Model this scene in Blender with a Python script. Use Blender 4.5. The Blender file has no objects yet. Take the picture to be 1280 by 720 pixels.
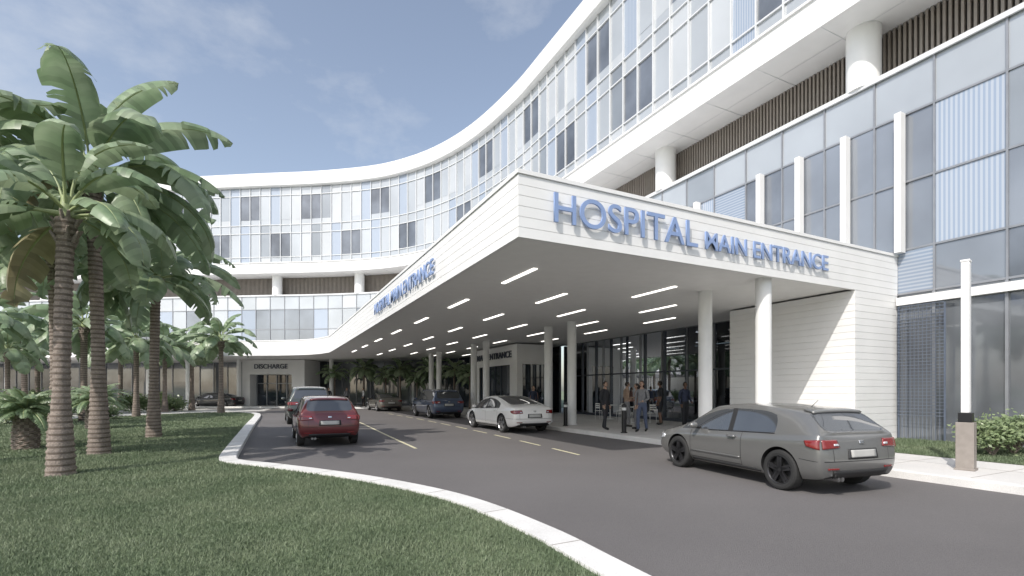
import bpy, math, random, numpy as np
from mathutils import Vector, Matrix
from mathutils.bvhtree import BVHTree
random.seed(7)
sc=bpy.context.scene
col=sc.collection
# ------------------------------------------------------------ helpers
def N(nt,t,**k):
    n=nt.nodes.new(t)
    for a,b in k.items(): setattr(n,a,b)
    return n
def mat(name,c,rough=.5,metal=0,var=.08,vs=3.0,bump=0,bs=60,coat=0,spec=.5,em=0,detail=4,fine=0,fs=200,bd=.02):
    m=bpy.data.materials.new(name); m.use_nodes=True; nt=m.node_tree; p=nt.nodes['Principled BSDF']
    p.inputs['Roughness'].default_value=rough; p.inputs['Metallic'].default_value=metal
    p.inputs['Coat Weight'].default_value=coat; p.inputs['Coat Roughness'].default_value=.03
    p.inputs['Specular IOR Level'].default_value=spec
    tc=N(nt,'ShaderNodeTexCoord'); no=N(nt,'ShaderNodeTexNoise'); no.inputs['Scale'].default_value=vs; no.inputs['Detail'].default_value=detail
    nt.links.new(tc.outputs['Object'],no.inputs['Vector'])
    mr=N(nt,'ShaderNodeMapRange'); mr.inputs[1].default_value=.3; mr.inputs[2].default_value=.7; mr.inputs[3].default_value=1-var; mr.inputs[4].default_value=1+var
    nt.links.new(no.outputs['Fac'],mr.inputs[0])
    mx=N(nt,'ShaderNodeVectorMath',operation='SCALE'); mx.inputs[0].default_value=c[:3]
    nt.links.new(mr.outputs[0],mx.inputs['Scale'])
    last=mx.outputs[0]
    if fine:
        n2=N(nt,'ShaderNodeTexNoise'); n2.inputs['Scale'].default_value=fs; n2.inputs['Detail'].default_value=2
        nt.links.new(tc.outputs['Object'],n2.inputs['Vector'])
        m2=N(nt,'ShaderNodeMapRange'); m2.inputs[1].default_value=.3; m2.inputs[2].default_value=.7; m2.inputs[3].default_value=1-fine; m2.inputs[4].default_value=1+fine
        nt.links.new(n2.outputs['Fac'],m2.inputs[0])
        v2=N(nt,'ShaderNodeVectorMath',operation='SCALE'); nt.links.new(last,v2.inputs[0]); nt.links.new(m2.outputs[0],v2.inputs['Scale']); last=v2.outputs[0]
    nt.links.new(last,p.inputs['Base Color'])
    if bump:
        nb=N(nt,'ShaderNodeTexNoise'); nb.inputs['Scale'].default_value=bs; nb.inputs['Detail'].default_value=3
        nt.links.new(tc.outputs['Object'],nb.inputs['Vector'])
        b=N(nt,'ShaderNodeBump'); b.inputs['Strength'].default_value=bump; b.inputs['Distance'].default_value=bd
        nt.links.new(nb.outputs['Fac'],b.inputs['Height']); nt.links.new(b.outputs[0],p.inputs['Normal'])
    if em:
        p.inputs['Emission Color'].default_value=(1,.97,.9,1); p.inputs['Emission Strength'].default_value=em
    return m
class MB:
    def __init__(s): s.v=[];s.f=[];s.m=[]
    def face(s,pts,mi=0):
        b=len(s.v); s.v+= [tuple(p) for p in pts]; s.f.append(tuple(range(b,b+len(pts)))); s.m.append(mi)
    def grid(s,rows,mi=0,closed=False):
        b=len(s.v); n=len(rows[0])
        for r in rows: s.v+=[tuple(p) for p in r]
        for i in range(len(rows)-1):
            for j in range(n if closed else n-1):
                k=(j+1)%n
                s.f.append((b+i*n+j,b+i*n+k,b+(i+1)*n+k,b+(i+1)*n+j)); s.m.append(mi(i,j) if callable(mi) else mi)
    def hexa(s,c,mi=0):
        b=len(s.v); s.v+=[tuple(p) for p in c]
        for f in [(0,3,2,1),(4,5,6,7),(0,1,5,4),(1,2,6,5),(2,3,7,6),(3,0,4,7)]:
            s.f.append(tuple(b+i for i in f)); s.m.append(mi)
    def box(s,x0,x1,y0,y1,z0,z1,mi=0):
        s.hexa([(x0,y0,z0),(x1,y0,z0),(x1,y1,z0),(x0,y1,z0),(x0,y0,z1),(x1,y0,z1),(x1,y1,z1),(x0,y1,z1)],mi)
    def obox(s,cx,cy,d,l,w,z0,z1,mi=0):
        dx,dy=d; nx,ny=-dy,dx
        P=[(-l/2,-w/2),(l/2,-w/2),(l/2,w/2),(-l/2,w/2)]
        q=[(cx+a*dx+b*nx,cy+a*dy+b*ny) for a,b in P]
        s.hexa([(a,b,z0) for a,b in q]+[(a,b,z1) for a,b in q],mi)
    def cyl(s,p0,p1,r0,r1,n=16,mi=0,caps=True):
        p0=Vector(p0);p1=Vector(p1);a=(p1-p0).normalized(); u=a.orthogonal().normalized(); w=a.cross(u)
        r=[[tuple(p+(u*math.cos(t)+w*math.sin(t))*rr) for t in [2*math.pi*i/n for i in range(n)]] for p,rr in((p0,r0),(p1,r1))]
        s.grid(r,mi,closed=True)
        if caps:
            s.face(r[0][::-1],mi); s.face(r[1],mi)
    def build(s,name,mats,parent=None,smooth=False,loc=None,angle=None):
        me=bpy.data.meshes.new(name); me.from_pydata(s.v,[],s.f)
        for m in mats: me.materials.append(m)
        me.polygons.foreach_set('material_index',s.m)
        if smooth: me.polygons.foreach_set('use_smooth',[True]*len(s.f))
        me.update()
        if angle: me.set_sharp_from_angle(angle=math.radians(angle))
        o=bpy.data.objects.new(name,me); col.objects.link(o)
        if parent: o.parent=parent
        if loc: o.location=loc
        return o
def empty(name,loc=(0,0,0),rz=0):
    o=bpy.data.objects.new(name,None); col.objects.link(o); o.location=loc; o.rotation_euler=(0,0,rz); o.empty_display_size=.3
    return o
def merge(o,d=1e-4):
    import bmesh
    bm=bmesh.new(); bm.from_mesh(o.data); bmesh.ops.remove_doubles(bm,verts=bm.verts,dist=d)
    bmesh.ops.recalc_face_normals(bm,faces=bm.faces); bm.to_mesh(o.data); bm.free()
def catmull(P,n=12):
    out=[]
    Q=[P[0]]+P+[P[-1]]
    for i in range(1,len(Q)-2):
        a,b,c,d=[np.array(q,float) for q in Q[i-1:i+3]]
        for k in range(n):
            t=k/n
            out.append(tuple(.5*((2*b)+(-a+c)*t+(2*a-5*b+4*c-d)*t*t+(-a+3*b-3*c+d)*t**3)))
    out.append(tuple(P[-1])); return out
def resample(P,step=None,n=None,start=0):
    P=[np.array(p,float) for p in P]; L=[0]
    for a,b in zip(P,P[1:]): L.append(L[-1]+np.linalg.norm(b-a))
    if n: S=np.linspace(0,L[-1],n)
    else: S=np.arange(start,L[-1],step)
    xs=np.interp(S,L,[p[0] for p in P]); ys=np.interp(S,L,[p[1] for p in P])
    return list(zip(xs.tolist(),ys.tolist()))
def offset(P,o):
    out=[]
    for i,p in enumerate(P):
        ns=[]
        for a,b in ((i-1,i),(i,i+1)):
            if a>=0 and b<len(P):
                dx,dy=P[b][0]-P[a][0],P[b][1]-P[a][1]; l=math.hypot(dx,dy)
                if l>1e-9: ns.append((-dy/l,dx/l))
        if len(ns)==1 or not ns: n=ns[0]; k=1
        else:
            n=(ns[0][0]+ns[1][0],ns[0][1]+ns[1][1]); l=math.hypot(*n); n=(n[0]/l,n[1]/l); k=1/max(.3,n[0]*ns[0][0]+n[1]*ns[0][1])
        out.append((p[0]+n[0]*o*k,p[1]+n[1]*o*k))
    return out
def sweep(mb,path,prof,mi=0):
    cols=[[(x,y,z) for x,y in offset(path,o)] for o,z in prof]
    mb.grid(cols,mi)
def tangents(P):
    T=[]
    for i in range(len(P)):
        a=P[max(0,i-1)];b=P[min(len(P)-1,i+1)]; l=math.hypot(b[0]-a[0],b[1]-a[1]); T.append(((b[0]-a[0])/l,(b[1]-a[1])/l))
    return T
# ------------------------------------------------------------ materials
M={}
M['white']=mat('white_cladding',(.79,.785,.775),.45,var=.035,vs=1.2)
M['soffit']=mat('soffit_panel',(.84,.83,.815),.6,var=.02)
M['dark']=mat('dark_reveal',(.03,.03,.035),.6)
M['column']=mat('column_white',(.80,.80,.79),.4,var=.02)
M['mull']=mat('mullion_aluminium',(.66,.67,.68),.35,.05,var=.03)
M['mulld']=mat('mullion_dark',(.06,.07,.09),.35,.3)
M['mullm']=mat('mullion_mid_grey',(.27,.28,.30),.35,.3)
GW=dict(bump=.12,bs=.9,bd=.01)
M['pale']=mat('pale_glass_panel',(.44,.465,.49),.12,.15,var=.10,vs=.25,spec=.9,**GW)
M['pale2']=mat('fritted_glass_panel',(.51,.53,.55),.2,.1,var=.08,vs=.3,spec=.7)
M['palel']=mat('grey_glass_panel',(.30,.325,.35),.06,.25,var=.25,vs=.18,spec=1,**GW)
M['palel2']=mat('light_grey_glass_panel',(.41,.435,.46),.08,.2,var=.2,vs=.18,spec=1,**GW)
M['vis']=mat('vision_glass',(.235,.255,.285),.04,.3,var=.35,vs=.2,spec=1,**GW)
M['visd']=mat('window_glass_dark',(.15,.165,.19),.04,.25,var=.4,vs=.5,spec=1,**GW)
M['gfd']=mat('ground_floor_glass',(.03,.04,.055),.04,.1,var=.5,vs=.5,spec=.9,**GW)
M['gfl']=mat('ground_floor_glass_light',(.19,.205,.225),.05,.3,var=.5,vs=.3,spec=1,**GW)
M['louvre']=mat('louvre_bronze',(.30,.265,.235),.5,.05)
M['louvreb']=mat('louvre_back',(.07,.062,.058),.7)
def frit(name,a,b,sc_,ax):
    m=mat(name,a,.2,.1,var=.05,spec=.7); nt=m.node_tree; p=nt.nodes['Principled BSDF']
    tc=N(nt,'ShaderNodeTexCoord'); sp=N(nt,'ShaderNodeSeparateXYZ'); nt.links.new(tc.outputs['Object'],sp.inputs[0])
    src=sp.outputs[2]
    if ax=='v':
        ad=N(nt,'ShaderNodeMath',operation='SUBTRACT'); nt.links.new(sp.outputs[1],ad.inputs[0]); nt.links.new(sp.outputs[0],ad.inputs[1]); src=ad.outputs[0]
    mu=N(nt,'ShaderNodeMath',operation='MULTIPLY'); mu.inputs[1].default_value=sc_; nt.links.new(src,mu.inputs[0])
    fr=N(nt,'ShaderNodeMath',operation='FRACT'); nt.links.new(mu.outputs[0],fr.inputs[0])
    gt=N(nt,'ShaderNodeMath',operation='GREATER_THAN'); gt.inputs[1].default_value=.5; nt.links.new(fr.outputs[0],gt.inputs[0])
    mx=N(nt,'ShaderNodeMix',data_type='RGBA'); mx.inputs[6].default_value=(*a,1); mx.inputs[7].default_value=(*b,1)
    nt.links.new(gt.outputs[0],mx.inputs[0]); nt.links.new(mx.outputs[2],p.inputs['Base Color']); return m
M['frit']=frit('blue_frit_panel',(.30,.36,.455),(.43,.47,.53),9,'v')
M['frith']=frit('blue_screen_panel',(.24,.29,.37),(.36,.40,.46),9,'h')
M['letter']=mat('sign_letter_blue',(.24,.33,.55),.4,var=.02)
M['letterd']=mat('sign_letter_dark',(.06,.07,.10),.5)
M['asphalt']=mat('asphalt',(.135,.127,.126),.85,var=.10,vs=.3,bump=.5,bs=120,detail=6,fine=.14,fs=90)
M['paving']=mat('pale_paving',(.50,.49,.47),.8,var=.07,vs=.5,fine=.06,fs=40,bump=.1)
M['kerb']=mat('kerb_concrete',(.66,.65,.63),.8,var=.09,vs=2,fine=.08,fs=60,bump=.2)
M['walk']=mat('sidewalk_concrete',(.60,.585,.565),.8,var=.07,vs=.8,fine=.06,fs=50,bump=.1)
M['yellow']=mat('yellow_paint',(.62,.58,.40),.7,var=.15,vs=6,fine=.15,fs=40)
M['lamp']=mat('lamp_diffuser',(.9,.9,.88),.5,em=2.4)
M['black']=mat('black_metal',(.02,.02,.022),.35,.3)
M['taupe']=mat('taupe_panel',(.27,.24,.215),.5,var=.1,vs=8)
M['grassbase']=mat('lawn_soil',(.10,.135,.07),.95,var=.25,vs=1.5,fine=.4,fs=60,bump=.8,bs=40)
M['ground']=mat('ground_earth',(.15,.18,.11),.95,var=.2,vs=.1,fine=.3,fs=5)
def leafmat(name,c1,c2,vs,rough=.35,tr=.25):
    m=mat(name,c1,rough,spec=.5); nt=m.node_tree; p=nt.nodes['Principled BSDF']
    g=N(nt,'ShaderNodeNewGeometry'); no=N(nt,'ShaderNodeTexNoise'); no.inputs['Scale'].default_value=vs; nt.links.new(g.outputs['Position'],no.inputs['Vector'])
    ra=N(nt,'ShaderNodeMapRange'); ra.inputs[1].default_value=.35; ra.inputs[2].default_value=.65; nt.links.new(no.outputs['Fac'],ra.inputs[0])
    mx=N(nt,'ShaderNodeMix',data_type='RGBA'); mx.inputs[6].default_value=(*c1,1); mx.inputs[7].default_value=(*c2,1)
    nt.links.new(ra.outputs[0],mx.inputs[0])
    rn=N(nt,'ShaderNodeMapRange'); rn.inputs[3].default_value=.78; rn.inputs[4].default_value=1.25; nt.links.new(g.outputs['Random Per Island'],rn.inputs[0])
    sc_=N(nt,'ShaderNodeVectorMath',operation='SCALE'); nt.links.new(mx.outputs[2],sc_.inputs[0]); nt.links.new(rn.outputs[0],sc_.inputs['Scale'])
    nt.links.new(sc_.outputs[0],p.inputs['Base Color'])
    t=N(nt,'ShaderNodeBsdfTranslucent'); nt.links.new(sc_.outputs[0],t.inputs['Color'])
    ms=N(nt,'ShaderNodeMixShader'); ms.inputs[0].default_value=tr
    nt.links.new(p.outputs[0],ms.inputs[1]); nt.links.new(t.outputs[0],ms.inputs[2]); nt.links.new(ms.outputs[0],nt.nodes['Material Output'].inputs[0])
    return m
M['leaf']=leafmat('palm_leaf',(.19,.27,.15),(.33,.40,.26),1.3,rough=.38,tr=.33)
M['leafdry']=leafmat('palm_leaf_dry',(.27,.24,.14),(.36,.33,.2),2)
M['blade']=leafmat('grass_blade',(.14,.185,.105),(.205,.245,.15),.9,rough=.6,tr=.25)
M['shrubleaf']=leafmat('shrub_leaf',(.15,.21,.10),(.28,.34,.18),4)
M['trunk']=mat('palm_trunk_bark',(.26,.215,.185),.9,var=.25,vs=6,bump=.6,bs=25,fine=.25,fs=40)
M['trunkd']=mat('trunk_ring_dark',(.14,.11,.09),.95,var=.3,vs=9,bump=.5)
M['stem']=mat('leaf_midrib',(.30,.35,.17),.5)
def glassmix(name,tint,add):
    m=bpy.data.materials.new(name); m.use_nodes=True; nt=m.node_tree; nt.nodes.remove(nt.nodes['Principled BSDF'])
    tr=N(nt,'ShaderNodeBsdfTransparent'); tr.inputs[0].default_value=(*tint,1)
    gl=N(nt,'ShaderNodeBsdfGlossy'); gl.inputs['Roughness'].default_value=.02; gl.inputs[0].default_value=(.75,.79,.85,1)
    fr=N(nt,'ShaderNodeFresnel'); fr.inputs[0].default_value=1.38
    ad=N(nt,'ShaderNodeMath',operation='ADD'); ad.inputs[1].default_value=add; nt.links.new(fr.outputs[0],ad.inputs[0])
    ms=N(nt,'ShaderNodeMixShader'); nt.links.new(ad.outputs[0],ms.inputs[0]); nt.links.new(tr.outputs[0],ms.inputs[1]); nt.links.new(gl.outputs[0],ms.inputs[2])
    nt.links.new(ms.outputs[0],nt.nodes['Material Output'].inputs[0]); return m
M['store']=glassmix('storefront_glass',(.20,.23,.27),.0)
# ------------------------------------------------------------ camera, sun, sky
TH=math.radians(26.5)
cam=bpy.data.cameras.new('camera'); co=bpy.data.objects.new('camera',cam); col.objects.link(co)
co.location=(0,0,1.65); co.rotation_euler=(math.radians(90),0,-TH)
cam.lens=36*612/1280; cam.sensor_width=36; cam.shift_y=.1; cam.clip_start=.05; cam.clip_end=3000
sc.camera=co
S=Vector((-.72,-.42,.80)).normalized()
sd=bpy.data.lights.new('sun','SUN'); so=bpy.data.objects.new('sun',sd); col.objects.link(so)
sd.energy=3.7; sd.angle=math.radians(.5); sd.color=(1,.955,.89); so.rotation_euler=S.to_track_quat('Z','Y').to_euler(); so.location=(-20,-10,40)
w=bpy.data.worlds.new('World'); sc.world=w; w.use_nodes=True; nt=w.node_tree
bg=nt.nodes['Background']; bg.inputs[1].default_value=.15
sky=N(nt,'ShaderNodeTexSky',sky_type='NISHITA'); sky.sun_disc=False
sky.sun_elevation=math.asin(S.z); sky.sun_rotation=math.atan2(S.x,S.y); sky.air_density=1.1; sky.dust_density=2.0; sky.ozone_density=1.5
tc=N(nt,'ShaderNodeTexCoord'); mp=N(nt,'ShaderNodeMapping'); mp.inputs['Scale'].default_value=(1,1,2.0); mp.inputs['Location'].default_value=(1.35,.62,.1)
nt.links.new(tc.outputs['Generated'],mp.inputs[0])
no=N(nt,'ShaderNodeTexNoise'); no.inputs['Scale'].default_value=3.4; no.inputs['Detail'].default_value=9; no.inputs['Roughness'].default_value=.6; nt.links.new(mp.outputs[0],no.inputs['Vector'])
mr=N(nt,'ShaderNodeMapRange'); mr.inputs[1].default_value=.50; mr.inputs[2].default_value=.80; mr.inputs[4].default_value=.6; nt.links.new(no.outputs['Fac'],mr.inputs[0])
hs=N(nt,'ShaderNodeHueSaturation'); hs.inputs['Saturation'].default_value=.74; hs.inputs['Value'].default_value=1.32; nt.links.new(sky.outputs[0],hs.inputs['Color'])
mx=N(nt,'ShaderNodeMix',data_type='RGBA'); mx.inputs[7].default_value=(5.6,5.8,6.1,1)
nt.links.new(mr.outputs[0],mx.inputs[0]); nt.links.new(hs.outputs[0],mx.inputs[6]); nt.links.new(mx.outputs[2],bg.inputs[0])
sc.view_settings.view_transform='Standard'; sc.view_settings.look='None'; sc.view_settings.exposure=0
# ------------------------------------------------------------ ground
mb=MB(); mb.face([(-900,-900,0),(900,-900,0),(900,900,0),(-900,900,0)]); mb.build('ground',[M['ground']])
mb=MB(); mb.face([(-60,-40,.004),(10.62,-40,.004),(10.62,48,.004),(2,62,.004),(-60,100,.004)]); mb.build('road',[M['asphalt']])
island=catmull([(2.44,-14),(2.44,-4),(2.48,2.8),(2.50,4.7),(2.25,6.6),(1.55,8.4),(.65,10.0),(-.2,11.3),(-.78,12.1),(-1.0,13),(-1.0,16),(-.9,25),(-.75,34),(-1.0,37.5),(-1.9,39.6),(-3.4,40.4),(-5.0,39.6),(-9.2,35.0),(-12.5,29),(-16,18),(-18,2),(-18.5,-14)],8)
mb=MB(); mb.face([(x,y,.09) for x,y in island]); mb.build('lawn',[M['grassbase']])
mb=MB(); sweep(mb,island[::-1],[(0,.06),(0,.125),(.34,.125),(.36,.11),(.365,0)]); mb.build('lawn_kerb',[M['kerb']])
mb=MB(); KP=resample(offset(island[::-1],.17),step=1.5)
for p,t in zip(KP,tangents(KP)): mb.obox(p[0],p[1],t,.012,.36,.1255,.127)
mb.build('kerb_joints',[M['taupe']])
mb=MB(); mb.face([(x,y,.008) for x,y in [(-.3,43.4),(-3,43.6),(-6.2,42.2),(-10.5,37),(-14,30.5),(-30,34),(-50,66),(-24,66),(-5,54),(.5,51)]]); mb.build('drive_paving',[M['paving']])
front=catmull([(10.6,-30),(10.6,10),(10.6,36),(10.3,40),(9.0,43.5),(6.5,46.3),(3.0,48.6),(-4,53.2),(-12,58.6),(-24,66.4),(-50,83)],8)
back=offset(front,-12)
mb=MB(); mb.grid([[(x,y,.15) for x,y in offset(front,-.18)],[(x,y,.15) for x,y in back]]); mb.build('sidewalk',[M['walk']])
mb=MB(); sweep(mb,front,[(-.18,.15),(-.18,.153),(-.02,.153),(0,.135),(.005,0)]); mb.build('sidewalk_kerb',[M['kerb']])
mb=MB()
for k in range(40):
    y=-20+k*1.5; mb.box(10.8,17.6 if y>8.3 else 13.4,y,y+.012,.1505,.1525)
for x in (12.3,13.8,15.3):
    if x<13.4: mb.box(x,x+.012,-20,40,.1530,.1538)
    else: mb.box(x,x+.012,8.4 if x<15.3 else 12.8,36,.1530,.1538)
mb.build('sidewalk_joints',[M['taupe']])
mb=MB(); mb.face([(13.5,-25,.158),(17.65,-25,.158),(17.65,8.2,.158),(13.5,8.2,.158)]); mb.build('lawn',[M['grassbase']])
mb=MB()
def stripe(P,w,dash=None,gap=None):
    R=resample(catmull(P,10),step=.1)
    if not dash: segs=[R]
    else:
        a=int(dash/.1);g=int(gap/.1); segs=[R[i:i+a+1] for i in range(0,len(R)-2,a+g)]
    for s_ in segs:
        if len(s_)<2: continue
        A=offset(s_,w/2);B=offset(s_,-w/2); mb.grid([[(x,y,.009) for x,y in A],[(x,y,.009) for x,y in B]])
stripe([(3.75,13.6),(3.9,18),(4.15,24),(4.3,28.6)],.09)
stripe([(7.1,10.4),(7.35,14),(7.6,19),(7.75,27),(7.6,36)],.09,1.5,.8)
mb.build('road_marking',[M['yellow']])
rng=np.random.default_rng(3)
def blades(name,bands,poly,z0):
    P=[]
    A=np.array(poly)
    for (n,x0,x1,y0,y1,h,wd) in bands:
        q=rng.random((n,2))*[x1-x0,y1-y0]+[x0,y0]
        ins=np.zeros(n,bool); px,py=A[:,0],A[:,1]; j=len(A)-1
        for i in range(len(A)):
            c=((py[i]>q[:,1])!=(py[j]>q[:,1]))
            with np.errstate(divide='ignore',invalid='ignore'):
                c&=q[:,0]<(px[j]-px[i])*(q[:,1]-py[i])/(py[j]-py[i]+1e-12)+px[i]
            ins^=c; j=i
        q=q[ins]; n=len(q)
        a=rng.random(n)*6.283; hh=h*(.5+1.0*rng.random(n)); ww=wd*(.7+.6*rng.random(n))
        le=rng.random((n,2))-.5
        v=np.zeros((n,3,3)); v[:,0,0]=q[:,0]-np.cos(a)*ww/2; v[:,0,1]=q[:,1]-np.sin(a)*ww/2; v[:,0,2]=z0
        v[:,1,0]=q[:,0]+np.cos(a)*ww/2; v[:,1,1]=q[:,1]+np.sin(a)*ww/2; v[:,1,2]=z0
        v[:,2,0]=q[:,0]+le[:,0]*h*1.5; v[:,2,1]=q[:,1]+le[:,1]*h*1.5; v[:,2,2]=z0+hh
        P.append(v)
    V=np.concatenate(P); n=len(V)
    me=bpy.data.meshes.new(name); me.vertices.add(n*3); me.vertices.foreach_set('co',V.reshape(-1))
    me.loops.add(n*3); me.loops.foreach_set('vertex_index',np.arange(n*3,dtype=np.int32))
    me.polygons.add(n); me.polygons.foreach_set('loop_start',np.arange(0,n*3,3,dtype=np.int32)); me.polygons.foreach_set('loop_total',np.full(n,3,np.int32))
    me.update(calc_edges=True); me.materials.append(M['blade'])
    o=bpy.data.objects.new(name,me); col.objects.link(o); return o
blades('grass',[(200000,-4,3.1,2.0,9.5,.036,.010),(110000,-8,3,9.5,15,.04,.015),(60000,-12,0,15,24,.045,.026),(30000,-12,0,24,41,.05,.04)],island,.088)
blades('grass',[(22000,13.5,17.6,1,8.2,.05,.02)],[(13.5,1),(17.6,1),(17.6,8.2),(13.5,8.2)],.156)
# ------------------------------------------------------------ hospital building
HB=empty('hospital_building')
UPc=[(16.5,-14),(16.5,0),(16.5,14),(16.5,27),(16.42,32),(15.75,37.5),(14.5,42.1),(12.6,46),(9.7,49.7),(4.9,53.5),(-1,57.2),(-6.8,60.9),(-13,64.9)]
UP=catmull(UPc,14)
FULLc=UPc+[(-24,72),(-50,88.8)]
FULL=catmull(FULLc,14)
ZG,ZR=14.87,22.6
frnd=random.Random(91)
def facade(name,path,step,zs,chooser,mats,mull,trans,mw=.055,md=.07,mullz=None,start=0,jit=.010):
    P=resample(path,step=step,start=start); T=tangents(P); mb=MB()
    for i in range(len(P)-1):
        for k in range(len(zs)-1):
            c=chooser(i,k,P[i])
            if c is None: continue
            a,b=P[i],P[i+1]; n=(-T[i][1],T[i][0])
            o=[frnd.uniform(-jit,jit) for _ in range(3)]; o.append(o[0]+o[2]-o[1])
            q=[(a,zs[k],o[0]),(b,zs[k],o[1]),(b,zs[k+1],o[2]),(a,zs[k+1],o[3])]
            mb.face([(p[0]+n[0]*e_,p[1]+n[1]*e_,z) for p,z,e_ in q],c)
    o=mb.build(name,mats,HB)
    mb=MB(); z0,z1=mullz or (zs[0],zs[-1])
    for p,t in zip(P,T):
        mb.obox(p[0],p[1],t,mw,md*2,z0,z1)
    for z in trans:
        sweep(mb,P,[(-.03,z-.03),(md*.8,z-.03),(md*.8,z+.03),(-.03,z+.03)])
    mb.build(name+'_mullions',[mull],HB)
    return P
def uc(i,k,p):
    st=k//3; r=k%3
    b=(i+(3 if st else 0))%13
    key='PQPWWQPBPWWBQ'[b]
    rr=random.Random(i*7+st*31)
    if key=='W': return 3 if r==1 else 0
    if key=='B': return 2
    v=rr.random()
    if r==0: return 0 if v<.6 else 1
    if v>.90: return 4
    return {'P':0,'Q':1}[key]
zs=[ZG,ZG+.55,ZG+3.0,ZG+3.86,ZG+4.4,ZG+6.9,ZR]
facade('upper_facade',UP,1.1,zs,uc,[M['pale'],M['pale2'],M['frit'],M['visd'],M['palel']],M['mull'],[ZG+.55,ZG+3.86,ZG+3.0,ZG+6.9],.06,.09)
LOW=offset(FULL,-1.2)
def lc(i,k,p):
    x,y=p
    if k<=1:
        if 12.6<y<26.9 and x>17: return None
        if y<12: return 7
        if x>15: return 5
        return 7
    near=x>14
    key='PVPFVPVHPVF'[(i*3+ (k==2))%11]
    rr=random.Random(i*13+k*5).random()
    if k==5: return (8 if rr<.5 else 9) if near else (0 if rr<.5 else 1)
    if key=='V': return 4 if rr<.85 else 3
    if key=='F': return 2 if k>2 else 4
    if key=='H': return 6
    if near: return 8 if rr<.55 else (4 if rr<.8 else 9)
    return 0 if rr<.6 else (4 if rr<.85 else 1)
zl=[0.1,2.6,4.62,6.0,8.1,10.2,11.65]
P_low=facade('lower_facade',LOW,1.6,zl,lc,[M['pale'],M['pale2'],M['frit'],M['visd'],M['vis'],M['gfd'],M['frith'],M['gfl'],M['palel'],M['palel2']],M['mullm'],[4.65,6.0,8.1,10.2],.05,.05,mullz=(4.6,11.65),start=.6)
mb=MB()
for p,t in zip(P_low,tangents(P_low)): mb.obox(p[0],p[1],t,.07,.14,.15,4.6)
mb.build('ground_floor_mullions',[M['mullm']],HB)
mb=MB(); mb.box(17.50,17.66,-13,8.3,4.28,4.52); mb.build('reflection_band',[M['white']],HB)  # white band added to imitate the white reflection across the ground-floor glass
mb=MB()
for y in (8.2,9.8,11.4,13.0,16.2): mb.box(17.35,17.62,y-.09,y+.09,5.9,10.2)
mb.build('facade_fins',[M['white']],HB)
mb=MB()
for k in range(34):
    z=.9+k*.1; mb.box(17.35,17.38,7.05,8.2,z,z+.014)
for k in range(12):
    y=7.05+k*.1045; mb.box(17.39,17.405,y-.006,y+.006,.2,4.2)
for y in (7.05,8.2): mb.box(17.41,17.45,y-.02,y+.02,.2,4.2)
mb.build('metal_screen',[mat('screen_blue_grey',(.16,.19,.25),.4,.3)],HB)
mb=MB(); sweep(mb,FULL,[(-1.15,11.6),(-1.08,11.6),(-1.08,11.75),(-2.6,11.75)]); mb.build('ledge_cap',[M['mull']],HB)
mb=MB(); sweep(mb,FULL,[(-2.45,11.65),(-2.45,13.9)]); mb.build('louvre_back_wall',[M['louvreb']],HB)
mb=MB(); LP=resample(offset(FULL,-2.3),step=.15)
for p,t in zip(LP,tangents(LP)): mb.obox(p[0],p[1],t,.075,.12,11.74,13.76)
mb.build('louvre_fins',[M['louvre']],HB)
mb=MB(); CP=resample(offset(FULL,-1.5),step=9.2,start=5.1)
for p in CP: mb.cyl((p[0],p[1],11.7),(p[0],p[1],13.8),.5,.5,28)
mb.build('upper_columns',[M['column']],HB,smooth=True,angle=40)
mb=MB()
sweep(mb,FULL,[(-2.5,13.78),(.0,13.75),(.06,13.75),(.06,13.80)],0)
SB=[(.06,13.80),(.06,ZG-.08),(.14,ZG-.08),(.14,ZG),(-.3,ZG)]
sweep(mb,FULL,SB,0); mb.build('white_band',[M['white']],HB)
mb=MB(); JP=resample(FULL,step=2.4)
for p,t in zip(JP,tangents(JP)):
    n=(-t[1],t[0])
    mb.obox(p[0]+n[0]*.055,p[1]+n[1]*.055,t,.018,.014,13.8,ZG-.08)
    c=(p[0]-n[0]*1.2,p[1]-n[1]*1.2); mb.obox(c[0],c[1],t,.018,2.4,13.745,13.76)
sweep(mb,FULL,[(-1.21,13.75),(-1.21,13.747),(-1.19,13.747),(-1.19,13.75)])
mb.build('band_joints',[M['mull']],HB)
mb=MB(); sweep(mb,UP,[(0,ZR),(.30,ZR),(.42,ZR+.08),(.42,ZR+1.3),(.34,ZR+1.38),(-.6,ZR+1.38),(-.6,ZR+.9),(-16,ZR+.9),(-16,ZG-.1),(-.3,ZG)])
e=UP[-1]; t=tangents(UP)[-1]; n=(-t[1],t[0])
mb.build('roof_parapet',[M['white']],HB)
mb=MB(); mb.face([(e[0]+n[0]*.42,e[1]+n[1]*.42,ZG-.1),(e[0]-n[0]*16,e[1]-n[1]*16,ZG-.1),(e[0]-n[0]*16,e[1]-n[1]*16,ZR+1.2),(e[0]+n[0]*.42,e[1]+n[1]*.42,ZR+1.2)]); mb.build('end_wall',[M['white']],HB)
mb=MB(); sweep(mb,FULL[-60:],[(-.3,ZG),(-16,ZG),(-16,0)]); sweep(mb,FULL,[(-2.5,11.64),(-16,11.64)]); mb.build('podium_roof',[M['white']],HB)
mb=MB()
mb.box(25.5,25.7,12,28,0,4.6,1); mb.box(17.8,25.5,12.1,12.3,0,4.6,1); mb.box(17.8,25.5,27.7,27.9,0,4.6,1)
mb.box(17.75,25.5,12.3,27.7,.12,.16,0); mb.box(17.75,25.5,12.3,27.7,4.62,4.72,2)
for y in (15.5,20,24.5): mb.box(20.5,21.1,y-.3,y+.3,.16,4.62,2)
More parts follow.
